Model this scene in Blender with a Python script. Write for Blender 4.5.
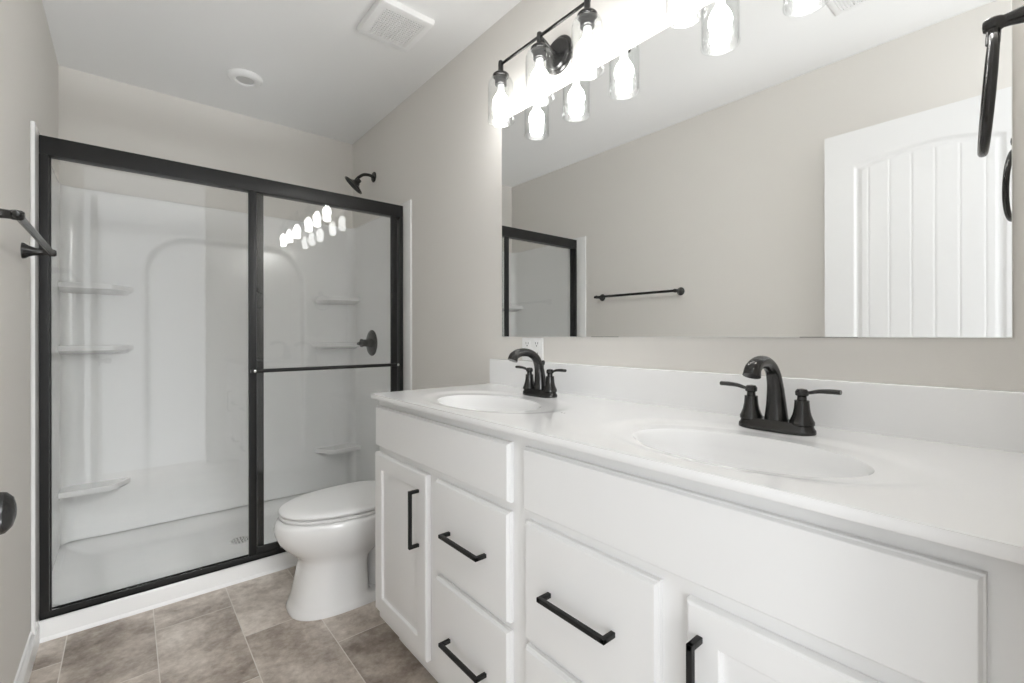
import bpy, bmesh, math, random
from mathutils import Vector, Matrix, Euler

random.seed(7)
PI = math.pi
scene = bpy.context.scene
C = scene.collection
for o in list(bpy.data.objects):
    bpy.data.objects.remove(o, do_unlink=True)

# ------------------------------------------------------------------ key sizes
XL, XR = -0.2578, 1.2007          # left wall, vanity wall
YB = 3.157                        # wall behind the shower
YN = 0.005                        # wall with the doorway the camera stands in
H = 2.44
CAM_H = 1.1104
ZC = 0.9064                       # counter top
YE = 1.5576                       # counter far end
XF = 0.6575                       # counter front
YS = 2.365                        # shower frame front
LIGHT_Y = (1.160, 0.400)
FAUCET_Y = (1.133, 0.393)

# ------------------------------------------------------------------ camera, world, exposure
cam_d = bpy.data.cameras.new('camera')
cam = bpy.data.objects.new('camera', cam_d)
C.objects.link(cam)
cam_d.sensor_width = 36.0
cam_d.lens = 458.62 / 1024 * 36.0
cam_d.shift_y = -(341.5 - 335.42) / 1024
cam_d.clip_start = 0.02
cam.matrix_world = (Matrix.Translation((0, 0, CAM_H)) @ Matrix.Rotation(-0.69797, 4, 'Z')
                    @ Matrix.Rotation(PI / 2, 4, 'X') @ Matrix.Rotation(-0.00135, 4, 'Z'))
scene.camera = cam

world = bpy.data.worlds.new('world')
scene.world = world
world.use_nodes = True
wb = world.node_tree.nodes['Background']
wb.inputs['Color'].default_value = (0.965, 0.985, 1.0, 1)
# added world light through the doorway, shaped by direction to even out the room:
# behind, sides, above, below, and a narrow lobe from behind left; no seen sources
W_BACK, W_SIDE, W_UP, W_DOWN, W_LEFT = 1.1, 1.05, 8.6, 12.5, 6.5
BULB = 20.5
_n, _l = world.node_tree.nodes, world.node_tree.links
def _math(op, *args):
    n = _n.new('ShaderNodeMath'); n.operation = op
    for i, v in enumerate(args):
        if isinstance(v, (int, float)): n.inputs[i].default_value = v
        else: _l.new(v, n.inputs[i])
    return n.outputs[0]
def _step(v, a, b):
    n = _n.new('ShaderNodeMapRange'); n.interpolation_type = 'SMOOTHSTEP'
    n.inputs['From Min'].default_value = a; n.inputs['From Max'].default_value = b
    _l.new(v, n.inputs['Value'])
    return n.outputs['Result']
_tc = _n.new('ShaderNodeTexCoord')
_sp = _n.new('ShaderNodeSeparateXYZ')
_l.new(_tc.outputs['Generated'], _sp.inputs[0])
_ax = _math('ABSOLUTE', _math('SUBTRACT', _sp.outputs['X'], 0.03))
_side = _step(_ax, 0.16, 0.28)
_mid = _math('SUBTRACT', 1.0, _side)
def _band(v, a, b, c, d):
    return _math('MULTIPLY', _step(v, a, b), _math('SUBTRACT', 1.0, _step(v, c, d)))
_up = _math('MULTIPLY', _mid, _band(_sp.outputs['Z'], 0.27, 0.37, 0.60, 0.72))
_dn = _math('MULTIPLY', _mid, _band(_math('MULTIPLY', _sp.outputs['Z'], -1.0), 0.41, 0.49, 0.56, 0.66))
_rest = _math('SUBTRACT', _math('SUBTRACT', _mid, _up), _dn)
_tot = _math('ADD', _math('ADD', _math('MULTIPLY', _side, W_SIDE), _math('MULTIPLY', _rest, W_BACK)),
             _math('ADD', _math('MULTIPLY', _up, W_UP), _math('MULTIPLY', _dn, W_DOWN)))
_dt = _n.new('ShaderNodeVectorMath'); _dt.operation = 'DOT_PRODUCT'
_l.new(_tc.outputs['Generated'], _dt.inputs[0])
_dt.inputs[1].default_value = Vector((-0.63, -0.765, 0.13)).normalized()
_tot = _math('ADD', _tot, _math('MULTIPLY', _step(_dt.outputs['Value'], 0.982, 0.996), W_LEFT))
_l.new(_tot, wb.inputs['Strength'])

vs = scene.view_settings
vs.view_transform = 'Standard'
vs.look = 'None'
vs.gamma = 1.0
vs.use_curve_mapping = False
vs.exposure = 0.58
scene.cycles.max_bounces = 14
scene.cycles.diffuse_bounces = 6
scene.cycles.glossy_bounces = 8
scene.cycles.transparent_max_bounces = 40
scene.cycles.sample_clamp_indirect = 6.0
scene.cycles.blur_glossy = 0.3

# ------------------------------------------------------------------ materials
def new_mat(name):
    m = bpy.data.materials.new(name)
    m.use_nodes = True
    nt = m.node_tree
    return m, nt, nt.nodes['Principled BSDF']

def srgb(r, g, b):
    f = lambda c: (c / 255) / 12.92 if c / 255 <= 0.04045 else (((c / 255) + 0.055) / 1.055) ** 2.4
    return (f(r), f(g), f(b), 1)

def plain(name, col, rough=0.5, metal=0.0, coat=0.0, bump=0.0, bscale=200.0, vary=0.0, spec=0.5):
    m, nt, p = new_mat(name)
    p.inputs['Base Color'].default_value = col if len(col) == 4 else (*col, 1)
    p.inputs['Roughness'].default_value = rough
    p.inputs['Metallic'].default_value = metal
    p.inputs['Coat Weight'].default_value = coat
    p.inputs['Coat Roughness'].default_value = 0.08
    p.inputs['Specular IOR Level'].default_value = spec
    N, L = nt.nodes, nt.links
    if bump or vary:
        tc = N.new('ShaderNodeTexCoord')
        nz = N.new('ShaderNodeTexNoise')
        nz.inputs['Scale'].default_value = bscale
        nz.inputs['Detail'].default_value = 3
        L.new(tc.outputs['Object'], nz.inputs['Vector'])
        if bump:
            bp = N.new('ShaderNodeBump')
            bp.inputs['Strength'].default_value = bump
            bp.inputs['Distance'].default_value = 0.001
            L.new(nz.outputs['Fac'], bp.inputs['Height'])
            L.new(bp.outputs['Normal'], p.inputs['Normal'])
        if vary:
            mr = N.new('ShaderNodeMapRange')
            mr.inputs['To Min'].default_value = max(0, rough - vary)
            mr.inputs['To Max'].default_value = rough + vary
            L.new(nz.outputs['Fac'], mr.inputs['Value'])
            L.new(mr.outputs['Result'], p.inputs['Roughness'])
    return m

M = {}
M['wall'] = plain('greige_wall_paint', (0.75, 0.727, 0.690), 0.75, bump=0.12, bscale=260)
M['ceiling'] = plain('white_ceiling_paint', (0.86, 0.86, 0.855), 0.9, bump=0.15, bscale=180)
M['trim'] = plain('white_trim_paint', (0.86, 0.86, 0.855), 0.35, vary=0.04, bscale=30)
M['acrylic'] = plain('white_gloss_fiberglass', (0.88, 0.88, 0.875), 0.16, coat=0.3, vary=0.03, bscale=12)
M['cabinet'] = plain('white_cabinet_paint', (0.85, 0.85, 0.848), 0.38, vary=0.04, bscale=40)
M['marble'] = plain('white_cultured_marble', (0.90, 0.90, 0.90), 0.16, coat=0.25, vary=0.02, bscale=10)
M['ceramic'] = plain('white_glazed_ceramic', (0.88, 0.88, 0.875), 0.08, coat=0.5, vary=0.01, bscale=8)
M['plastic'] = plain('white_plastic', (0.86, 0.86, 0.855), 0.35, vary=0.03, bscale=60)
M['black'] = plain('matte_black_metal', (0.012, 0.012, 0.012), 0.45, vary=0.05, bscale=90, spec=0.3)
M['frame'] = plain('satin_black_aluminium', (0.014, 0.014, 0.014), 0.40, vary=0.04, bscale=70, spec=0.35)
M['bronze'] = plain('dark_bronze_metal', (0.055, 0.054, 0.053), 0.24, metal=0.8, vary=0.05, bscale=80)
M['chrome'] = plain('bright_steel', (0.75, 0.75, 0.75), 0.2, metal=1.0, vary=0.03, bscale=80)
M['dark'] = plain('dark_recess', (0.02, 0.02, 0.02), 0.8, vary=0.05)
M['grey'] = plain('pale_grey_plastic', (0.50, 0.50, 0.50), 0.5, vary=0.05)
M['lens'] = plain('frosted_lens', (0.64, 0.64, 0.63), 0.45, vary=0.05)
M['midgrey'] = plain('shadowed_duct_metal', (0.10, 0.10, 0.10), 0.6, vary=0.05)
M['door'] = plain('white_door_paint', (0.80, 0.80, 0.80), 0.4, vary=0.04, bscale=35)
M['mirror'] = plain('silvered_glass', (0.93, 0.935, 0.93), 0.0, metal=1.0)
M['dot_mark'] = plain('grey_mark', (0.12, 0.12, 0.12), 0.5, vary=0.05)

def glass(name, tint, bump=0.0):
    m = bpy.data.materials.new(name)
    m.use_nodes = True
    nt = m.node_tree
    N, L = nt.nodes, nt.links
    N.clear()
    out = N.new('ShaderNodeOutputMaterial')
    mix = N.new('ShaderNodeMixShader')
    tr = N.new('ShaderNodeBsdfTransparent')
    tr.inputs['Color'].default_value = tint
    gl = N.new('ShaderNodeBsdfGlossy')
    gl.inputs['Roughness'].default_value = 0.0
    lw = N.new('ShaderNodeLayerWeight')
    lw.inputs['Blend'].default_value = 0.5
    pw = N.new('ShaderNodeMath'); pw.operation = 'POWER'; pw.inputs[1].default_value = 5.0
    ma = N.new('ShaderNodeMath'); ma.operation = 'MULTIPLY_ADD'
    ma.inputs[1].default_value = 0.955; ma.inputs[2].default_value = 0.045
    L.new(lw.outputs['Facing'], pw.inputs[0])
    L.new(pw.outputs[0], ma.inputs[0])
    L.new(ma.outputs[0], mix.inputs['Fac'])
    L.new(tr.outputs[0], mix.inputs[1])
    L.new(gl.outputs[0], mix.inputs[2])
    L.new(mix.outputs[0], out.inputs['Surface'])
    if bump:
        tc = N.new('ShaderNodeTexCoord')
        vo = N.new('ShaderNodeTexVoronoi'); vo.inputs['Scale'].default_value = 120
        bp = N.new('ShaderNodeBump'); bp.inputs['Strength'].default_value = bump
        bp.inputs['Distance'].default_value = 0.001
        L.new(tc.outputs['Object'], vo.inputs['Vector'])
        L.new(vo.outputs['Distance'], bp.inputs['Height'])
        L.new(bp.outputs['Normal'], gl.inputs['Normal'])
    return m
M['glass'] = glass('clear_shower_glass', (0.975, 0.978, 0.976, 1))
M['shade_glass'] = glass('clear_seeded_glass', (0.96, 0.965, 0.965, 1), 0.8)

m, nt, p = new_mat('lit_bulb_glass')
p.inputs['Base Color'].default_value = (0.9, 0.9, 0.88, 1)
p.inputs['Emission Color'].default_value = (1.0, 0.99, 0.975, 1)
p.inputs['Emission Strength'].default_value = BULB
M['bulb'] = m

def floor_material():
    m, nt, p = new_mat('stone_look_vinyl_tile')
    N, L = nt.nodes, nt.links
    def mth(op, a, b=None, c=None):
        n = N.new('ShaderNodeMath'); n.operation = op
        for i, v in enumerate((a, b, c)):
            if v is None: continue
            if isinstance(v, (int, float)): n.inputs[i].default_value = v
            else: L.new(v, n.inputs[i])
        return n.outputs[0]
    geo = N.new('ShaderNodeNewGeometry')
    sep = N.new('ShaderNodeSeparateXYZ')
    L.new(geo.outputs['Position'], sep.inputs[0])
    TW, TL = 0.2515, 0.507
    cx = mth('DIVIDE', mth('SUBTRACT', sep.outputs['X'], 0.0795), TW)
    k = mth('FLOOR', cx)
    fx = mth('SUBTRACT', cx, k)
    par = mth('MULTIPLY', mth('FLOORED_MODULO', k, 2.0), 0.5)
    cy = mth('ADD', mth('DIVIDE', mth('SUBTRACT', sep.outputs['Y'], 2.185), TL), par)
    r = mth('FLOOR', cy)
    fy = mth('SUBTRACT', cy, r)
    ex = mth('MULTIPLY', mth('MINIMUM', fx, mth('SUBTRACT', 1.0, fx)), TW)
    ey = mth('MULTIPLY', mth('MINIMUM', fy, mth('SUBTRACT', 1.0, fy)), TL)
    e = mth('MINIMUM', ex, ey)
    mr = N.new('ShaderNodeMapRange')
    mr.inputs['From Min'].default_value = 0.0009
    mr.inputs['From Max'].default_value = 0.0022
    mr.inputs['To Min'].default_value = 1.0
    mr.inputs['To Max'].default_value = 0.0
    L.new(e, mr.inputs['Value'])
    comb = N.new('ShaderNodeCombineXYZ')
    L.new(k, comb.inputs[0]); L.new(r, comb.inputs[1])
    wn = N.new('ShaderNodeTexWhiteNoise'); wn.noise_dimensions = '2D'
    L.new(comb.outputs[0], wn.inputs['Vector'])
    # each tile gets its own piece of the stone pattern
    sc = N.new('ShaderNodeVectorMath'); sc.operation = 'MULTIPLY_ADD'
    L.new(wn.outputs['Color'], sc.inputs[0]); sc.inputs[1].default_value = (7, 7, 7)
    L.new(geo.outputs['Position'], sc.inputs[2])
    n1 = N.new('ShaderNodeTexNoise'); n1.inputs['Scale'].default_value = 5.2
    n1.inputs['Detail'].default_value = 6; n1.inputs['Roughness'].default_value = 0.62
    n1.inputs['Distortion'].default_value = 0.15
    L.new(sc.outputs[0], n1.inputs['Vector'])
    n2 = N.new('ShaderNodeTexNoise'); n2.inputs['Scale'].default_value = 38
    n2.inputs['Detail'].default_value = 5; n2.inputs['Roughness'].default_value = 0.7
    L.new(sc.outputs[0], n2.inputs['Vector'])
    f = mth('ADD', mth('MULTIPLY', n1.outputs['Fac'], 0.72), mth('MULTIPLY', n2.outputs['Fac'], 0.28))
    f = mth('ADD', f, mth('MULTIPLY', mth('SUBTRACT', wn.outputs['Value'], 0.5), 0.12))
    ramp = N.new('ShaderNodeValToRGB')
    cr = ramp.color_ramp
    cr.elements[0].position = 0.34; cr.elements[0].color = srgb(120, 108, 98)
    cr.elements[1].position = 0.66; cr.elements[1].color = srgb(222, 213, 203)
    el = cr.elements.new(0.45); el.color = srgb(161, 149, 138)
    el = cr.elements.new(0.55); el.color = srgb(192, 181, 170)
    L.new(f, ramp.inputs['Fac'])
    mx = N.new('ShaderNodeMix'); mx.data_type = 'RGBA'
    L.new(mr.outputs['Result'], mx.inputs[0])
    L.new(ramp.outputs['Color'], mx.inputs[6])
    mx.inputs[7].default_value = srgb(216, 210, 202)
    L.new(mx.outputs[2], p.inputs['Base Color'])
    p.inputs['Roughness'].default_value = 0.42
    bp = N.new('ShaderNodeBump'); bp.inputs['Strength'].default_value = 0.25
    bp.inputs['Distance'].default_value = 0.002
    hh = mth('SUBTRACT', mth('MULTIPLY', n2.outputs['Fac'], 0.4), mr.outputs['Result'])
    L.new(hh, bp.inputs['Height'])
    L.new(bp.outputs['Normal'], p.inputs['Normal'])
    return m
M['floor'] = floor_material()

# ------------------------------------------------------------------ mesh helpers
OFF = {}

def thing(name, label, cat, loc=(0, 0, 0), group=None):
    o = bpy.data.objects.new(name, None)
    C.objects.link(o)
    o.empty_display_size = 0.05
    o.location = loc
    OFF[o] = Vector(loc)
    o['label'] = label
    o['category'] = cat
    if group: o['group'] = group
    return o

def obj(name, bm, mat, parent=None, smooth=None, label=None):
    """one mesh object; the bmesh is in room coordinates and is moved into the parent's frame"""
    off = OFF.get(parent, Vector((0, 0, 0)))
    bmesh.ops.translate(bm, verts=bm.verts, vec=-off)
    bmesh.ops.recalc_face_normals(bm, faces=bm.faces)
    if smooth is not None:
        ang = math.radians(smooth)
        for f in bm.faces: f.smooth = True
        for e in bm.edges:
            e.smooth = len(e.link_faces) == 2 and e.calc_face_angle(0) < ang
    me = bpy.data.meshes.new(name)
    bm.to_mesh(me)
    bm.free()
    o = bpy.data.objects.new(name, me)
    C.objects.link(o)
    me.materials.append(M[mat])
    if parent is not None: o.parent = parent
    OFF[o] = off
    if label: o['label'] = label
    return o

def struct(name, bm, mat, parent=None, smooth=None, label=None, cat=None):
    o = obj(name, bm, mat, parent, smooth)
    o['kind'] = 'structure'
    if label: o['label'] = label
    if cat: o['category'] = cat
    return o

def solo(name, bm, mat, label, cat, smooth=None, group=None):
    o = obj(name, bm, mat, None, smooth)
    o['label'] = label; o['category'] = cat
    if group: o['group'] = group
    return o

def nb(): return bmesh.new()

def box(bm, x0, x1, y0, y1, z0, z1, bev=0.0, seg=2):
    b = bmesh.new()
    bmesh.ops.create_cube(b, size=1)
    for v in b.verts:
        v.co = Vector(((x0 + x1) / 2 + v.co.x * (x1 - x0), (y0 + y1) / 2 + v.co.y * (y1 - y0), (z0 + z1) / 2 + v.co.z * (z1 - z0)))
    if bev > 0:
        bmesh.ops.bevel(b, geom=b.edges[:], offset=bev, segments=seg, profile=0.6, affect='EDGES')
    merge(bm, b)
    return bm

def merge(bm, b):
    mp = [bm.verts.new(v.co) for v in b.verts]
    b.verts.index_update()
    for f in b.faces:
        try: bm.faces.new([mp[v.index] for v in f.verts])
        except ValueError: pass
    b.free()

def frame_from(d):
    d = Vector(d).normalized()
    a = Vector((0, 0, 1)) if abs(d.z) < 0.9 else Vector((1, 0, 0))
    u = d.cross(a).normalized()
    v = d.cross(u).normalized()
    return u, v, d

def lathe(bm, prof, origin=(0, 0, 0), axis=(0, 0, 1), n=32, closed=False):
    """prof: list of (radius, distance along axis)"""
    u, v, d = frame_from(axis)
    o = Vector(origin)
    rings = []
    for r, h in prof:
        if r < 1e-6:
            rings.append([bm.verts.new(o + d * h)])
        else:
            rings.append([bm.verts.new(o + d * h + (u * math.cos(2 * PI * i / n) + v * math.sin(2 * PI * i / n)) * r) for i in range(n)])
    pairs = list(zip(rings[:-1], rings[1:]))
    if closed: pairs.append((rings[-1], rings[0]))
    for a, b in pairs:
        for i in range(n):
            j = (i + 1) % n
            if len(a) == 1 and len(b) == 1: continue
            if len(a) == 1: bm.faces.new((a[0], b[i], b[j]))
            elif len(b) == 1: bm.faces.new((a[i], a[j], b[0]))
            else: bm.faces.new((a[i], a[j], b[j], b[i]))
    if not closed:
        for rr in (rings[0], rings[-1]):
            if len(rr) > 1: bm.faces.new(rr)
    return bm

def tube(bm, pts, rad, n=16, flat=None, side=None):
    """round tube along points; rad is a number or one per point; flat = (sx, sy) per point squeezes it"""
    pts = [Vector(p) for p in pts]
    k = len(pts)
    rads = rad if isinstance(rad, (list, tuple)) else [rad] * k
    rings = []
    prev = None
    for i, p in enumerate(pts):
        t = (pts[min(i + 1, k - 1)] - pts[max(i - 1, 0)]).normalized()
        if prev is None:
            if side is not None:
                u = (Vector(side) - t * t.dot(Vector(side))).normalized()
            else:
                u = frame_from(t)[0]
        else:
            u = (prev - t * prev.dot(t)).normalized()
        prev = u
        v = t.cross(u)
        fl = flat[i] if flat else (1, 1)
        rings.append([bm.verts.new(p + (u * math.cos(2 * PI * j / n) * fl[0] + v * math.sin(2 * PI * j / n) * fl[1]) * rads[i]) for j in range(n)])
    for a, b in zip(rings[:-1], rings[1:]):
        for i in range(n):
            j = (i + 1) % n
            bm.faces.new((a[i], a[j], b[j], b[i]))
    bm.faces.new(rings[0]); bm.faces.new(rings[-1])
    return bm

def spline(pts, n=8):
    """Catmull-Rom through the points"""
    P = [Vector(p) for p in pts]
    P = [P[0] * 2 - P[1]] + P + [P[-1] * 2 - P[-2]]
    out = []
    for i in range(1, len(P) - 2):
        for k in range(n):
            t = k / n
            a, b, c, d = P[i - 1], P[i], P[i + 1], P[i + 2]
            out.append(0.5 * ((2 * b) + (c - a) * t + (2 * a - 5 * b + 4 * c - d) * t * t + (3 * b - a - 3 * c + d) * t ** 3))
    out.append(P[-2])
    return out

def lerp_list(vals, n=8):
    out = []
    for a, b in zip(vals[:-1], vals[1:]):
        for k in range(n): out.append(a + (b - a) * k / n)
    out.append(vals[-1])
    return out

def loft(bm, rings, cap=True):
    R = [[bm.verts.new(p) for p in r] for r in rings]
    n = len(R[0])
    for a, b in zip(R[:-1], R[1:]):
        for i in range(n):
            j = (i + 1) % n
            bm.faces.new((a[i], a[j], b[j], b[i]))
    if cap:
        bm.faces.new(R[0]); bm.faces.new(R[-1])
    return bm

def loft_rect(bm, y0, y1, z0, z1, steps):
    """a cabinet front facing -x: steps = (inset, x) from back to face"""
    rings = []
    for ins, x in steps:
        rings.append([(x, y0 + ins, z0 + ins), (x, y1 - ins, z0 + ins), (x, y1 - ins, z1 - ins), (x, y0 + ins, z1 - ins)])
    return loft(bm, rings)

def prism(bm, poly, z0, z1, bev=0.0, seg=2):
    b = bmesh.new()
    lo = [b.verts.new((x, y, z0)) for x, y in poly]
    hi = [b.verts.new((x, y, z1)) for x, y in poly]
    b.faces.new(lo); b.faces.new(hi)
    n = len(poly)
    for i in range(n):
        j = (i + 1) % n
        b.faces.new((lo[i], lo[j], hi[j], hi[i]))
    if bev:
        bmesh.ops.bevel(b, geom=b.edges[:], offset=bev, segments=seg, profile=0.6, affect='EDGES')
    merge(bm, b)
    return bm

def rrect(x0, x1, y0, y1, r, z, n=6):
    out = []
    for cx, cy, a0 in ((x1 - r, y1 - r, 0), (x0 + r, y1 - r, PI / 2), (x0 + r, y0 + r, PI), (x1 - r, y0 + r, 1.5 * PI)):
        for k in range(n + 1):
            a = a0 + PI / 2 * k / n
            out.append((cx + r * math.cos(a), cy + r * math.sin(a), z))
    return out

def sstep(a, b, x):
    t = max(0.0, min(1.0, (x - a) / (b - a)))
    return t * t * (3 - 2 * t)

# ------------------------------------------------------------------ room shell
struct('floor', box(nb(), XL - 0.1, XR + 0.1, -0.115, YB + 0.1, -0.1, 0.0), 'floor')
struct('ceiling', box(nb(), XL - 0.1, XR + 0.1, -0.115, YB + 0.1, H, H + 0.1), 'ceiling')
struct('wall_left', box(nb(), XL - 0.1, XL, -0.115, YB + 0.1, 0, H), 'wall')
struct('wall_right', box(nb(), XR, XR + 0.1, -0.115, YB + 0.1, 0, H), 'wall')
struct('wall_back', box(nb(), XL, XR, YB, YB + 0.1, 0, H), 'wall')
JR = 0.53                          # right side of the doorway
wn = nb()
box(wn, JR, XR, YN - 0.12, YN, 0, H)
struct('wall_front', wn, 'wall')

def baseboard(name, x_wall, sgn, y0, y1):
    prof = [(0, 0), (0.014, 0), (0.014, 0.062), (0.011, 0.072), (0.007, 0.078), (0.005, 0.088), (0, 0.09)]
    rings = [[(x_wall + sgn * a, y, b) for a, b in prof] for y in (y0, y1)]
    struct(name, loft(nb(), rings), 'trim')
baseboard('baseboard_left', XL, 1, 0.02, 2.366)
baseboard('baseboard_right', XR, -1, YE - 0.004, 2.366)
# quarter-round strip where the shower base meets the floor
q = [(2.385, 0.0), (2.366, 0.0)] + [(2.385 - 0.019 * math.cos(a), 0.019 * math.sin(a)) for a in [PI / 2 * k / 6 for k in range(1, 7)]]
struct('trim_1', loft(nb(), [[(x, a, b) for a, b in q] for x in (XL + 0.014, XR - 0.014)]), 'trim', smooth=40)

# ------------------------------------------------------------------ open door against the left wall
def door_leaf():
    X1, X0 = -0.150, -0.185
    y0, y1, z0, z1 = 0.012, 0.714, 0.012, 2.041
    st = 0.112
    def depth(y, z):
        def panel(zb, zt, arch):
            top = zt
            if arch:
                u = (y - (y0 + y1) / 2) / ((y1 - y0) / 2 - st)
                top = zt + arch * (1 - u * u)
            return min(y - (y0 + st), (y1 - st) - y, z - zb, top - z)
        s = max(panel(1.0, 1.878, 0.040), panel(0.22, 0.86, 0))
        d = 0.0
        if s > 0:
            d = 0.006 * sstep(0, 0.014, s) - 0.0040 * sstep(0.016, 0.034, s)
            if s > 0.036:
                w = 0.0735
                g = abs(((y - (y0 + y1) / 2) / w) % 1.0 - 0.5) * w
                d += 0.0016 * (1 - sstep(0.0, 0.0045, g))
        return d
    ny, nz = 232, 330
    bm = nb()
    ys = [y0 + (y1 - y0) * i / ny for i in range(ny + 1)]
    zs = [z0 + (z1 - z0) * i / nz for i in range(nz + 1)]
    G = [[bm.verts.new((X1 - depth(y, z), y, z)) for z in zs] for y in ys]
    for i in range(ny):
        for j in range(nz):
            bm.faces.new((G[i][j], G[i + 1][j], G[i + 1][j + 1], G[i][j + 1]))
    b = [bm.verts.new((X0, y, z)) for y, z in ((y0, z0), (y1, z0), (y1, z1), (y0, z1))]
    bm.faces.new(b)
    bm.faces.new([G[i][0] for i in range(ny + 1)] + [b[1], b[0]])
    bm.faces.new([G[i][nz] for i in range(ny, -1, -1)] + [b[3], b[2]])
    bm.faces.new([G[0][j] for j in range(nz, -1, -1)] + [b[0], b[3]])
    bm.faces.new([G[ny][j] for j in range(nz + 1)] + [b[2], b[1]])
    return bm
door = struct('door_1', door_leaf(), 'door', smooth=50,
              label='open white door with arched planked panel, lying against the left wall', cat='door')
def knob(sgn, xface):
    prof = [(0.0, 0), (0.033, 0), (0.033, 0.004), (0.028, 0.009), (0.013, 0.012), (0.011, 0.026), (0.0125, 0.031),
            (0.0185, 0.036), (0.0202, 0.044), (0.0205, 0.054), (0.0190, 0.061), (0.014, 0.0655), (0.007, 0.0675), (0, 0.068)]
    return lathe(nb(), prof, (xface, 0.646, 0.942), (sgn, 0, 0), 36)
obj('knob', knob(1, -0.150), 'bronze', door, 35, 'dark bronze round knob')

# ------------------------------------------------------------------ shower: base, wall panels, flanges
XSL, XSR, YSB, RC = XL + 0.011, XR - 0.011, 3.11, 0.055
ZST = 1.843
shower = thing('shower_stall', 'white molded shower stall with corner shelves and low curb filling the far end', 'shower', (0.47, 2.76, 0))

def shower_base():
    bm = nb()
    nx, ny = 90, 70
    x0, x1, y0, y1 = XL + 0.002, XR - 0.002, 2.372, YB - 0.005
    dx, dy = 0.447, 2.735
    def hz(x, y):
        curb = 0.083
        fl = 0.046 + 0.010 * min(1.0, math.hypot(x - dx, y - dy) / 0.6)
        inner = sstep(2.425, 2.475, y)
        z = curb + (fl - curb) * inner
        up = 0.098
        e = min(x - (XSL), XSR - x, YSB - y)
        w = (1 - sstep(-0.02, 0.15, e)) ** 1.6
        if y > 2.40: z = max(z, z + (up - z) * w)
        return z
    ys = [y0, y0 + 0.002, y0 + 0.006, y0 + 0.012] + [y0 + 0.02 + (y1 - y0 - 0.02) * j / ny for j in range(ny + 1)]
    drop = [0.018, 0.010, 0.004, 0.001]
    xs = [x0 + (x1 - x0) * i / nx for i in range(nx + 1)]
    G = []
    for i, x in enumerate(xs):
        G.append([bm.verts.new((x, y, hz(x, y) - (drop[j] if j < 4 else 0))) for j, y in enumerate(ys)])
    for i in range(nx):
        for j in range(len(ys) - 1):
            bm.faces.new((G[i][j], G[i + 1][j], G[i + 1][j + 1], G[i][j + 1]))
    F = [bm.verts.new((x, y0, 0)) for x in xs]
    for i in range(nx): bm.faces.new((F[i], F[i + 1], G[i + 1][0], G[i][0]))
    k = len(ys) - 1
    a = [bm.verts.new((x0, y1, 0)), bm.verts.new((x1, y1, 0))]
    bm.faces.new([G[i][k] for i in range(nx + 1)] + [a[1], a[0]])
    bm.faces.new([F[0]] + G[0] + [a[0]])
    bm.faces.new([F[nx]] + G[nx] + [a[1]])
    return bm
base = obj('shower_base', shower_base(), 'acrylic', shower, 50)

def shower_walls():
    path = []   # (x, y, nx, ny) with the normal pointing into the shower
    nseg = 8
    for k in range(11): path.append((XSL, 2.40 + (YSB - RC - 2.40) * k / 11, 1, 0, 0))
    for k in range(nseg + 1):
        a = PI - (PI / 2) * k / nseg
        path.append((XSL + RC + RC * math.cos(a), YSB - RC + RC * math.sin(a), -math.cos(a), -math.sin(a), 0))
    xa, xb = XSL + RC, XSR - RC
    nb_ = 150
    for k in range(1, nb_): path.append((xa + (xb - xa) * k / nb_, YSB, 0, -1, 1))
    for k in range(nseg + 1):
        a = PI / 2 - (PI / 2) * k / nseg
        path.append((XSR - RC + RC * math.cos(a), YSB - RC + RC * math.sin(a), -math.cos(a), -math.sin(a), 0))
    for k in range(1, 12): path.append((XSR, YSB - RC - (YSB - RC - 2.40) * k / 11, -1, 0, 0))
    cx, hw, ztop, rad = 0.4715, 0.402, 1.655, 0.21
    def recess(x, z):
        # inside distance of the arched middle panel (wide arch, rounded shoulders)
        dx = abs(x - cx)
        cxr = hw - rad
        if dx > cxr and z > ztop - rad:
            s = rad - math.hypot(dx - cxr, z - (ztop - rad))
        else:
            s = min(hw - dx, ztop - z)
        return 0.020 * sstep(-0.004, 0.026, s) * sstep(0.15, 1.0, z)
    zs = [0.104, 0.1041] + [0.1065 + (ZST - 0.006 - 0.1065) * k / 150 for k in range(151)] + [ZST - 0.002, ZST]
    bm = nb()
    rows = []
    for zi, z in enumerate(zs):
        rnd = 0.0
        if z > ZST - 0.007: rnd = 0.006 * (1 - math.sqrt(max(0, 1 - ((z - (ZST - 0.006)) / 0.006) ** 2))) if z < ZST else 0.006
        row = []
        for (x, y, nx_, ny_, bk) in path:
            d = recess(x, z) if bk else 0.0
            # the lower part of the back swells forward a little, like a low ledge
            if bk:
                d -= 0.010 * (1 - sstep(0.40, 0.52, z)) * sstep(0.0, 0.12, min(x - xa, xb - x))
            off = -d - rnd
            if zi == 0: off -= 0.03
            if zi == 1: off -= 0.0012
            row.append(bm.verts.new((x + nx_ * off, y + ny_ * off, z)))
        rows.append(row)
    back = []
    for (x, y, nx_, ny_, bk) in path:
        back.append(bm.verts.new((max(XL + .001, min(XR - .001, x - nx_ * 0.07)), min(YB - .001, y - ny_ * 0.07), ZST)))
    rows.append(back)
    for a, b in zip(rows[:-1], rows[1:]):
        for i in range(len(path) - 1):
            bm.faces.new((a[i], a[i + 1], b[i + 1], b[i]))
    return bm
obj('wall_panel', shower_walls(), 'acrylic', shower, 60)

for sg, xw in ((1, XL), (-1, XR)):
    bm = nb()
    x0, x1 = sorted((xw + sg * 0.0005, xw + sg * 0.0125))
    box(bm, x0, x1, 2.282, 2.41, 0.072, 1.857, 0.005, 3)
    obj('side_flange', bm, 'acrylic', shower, 40)

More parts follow.
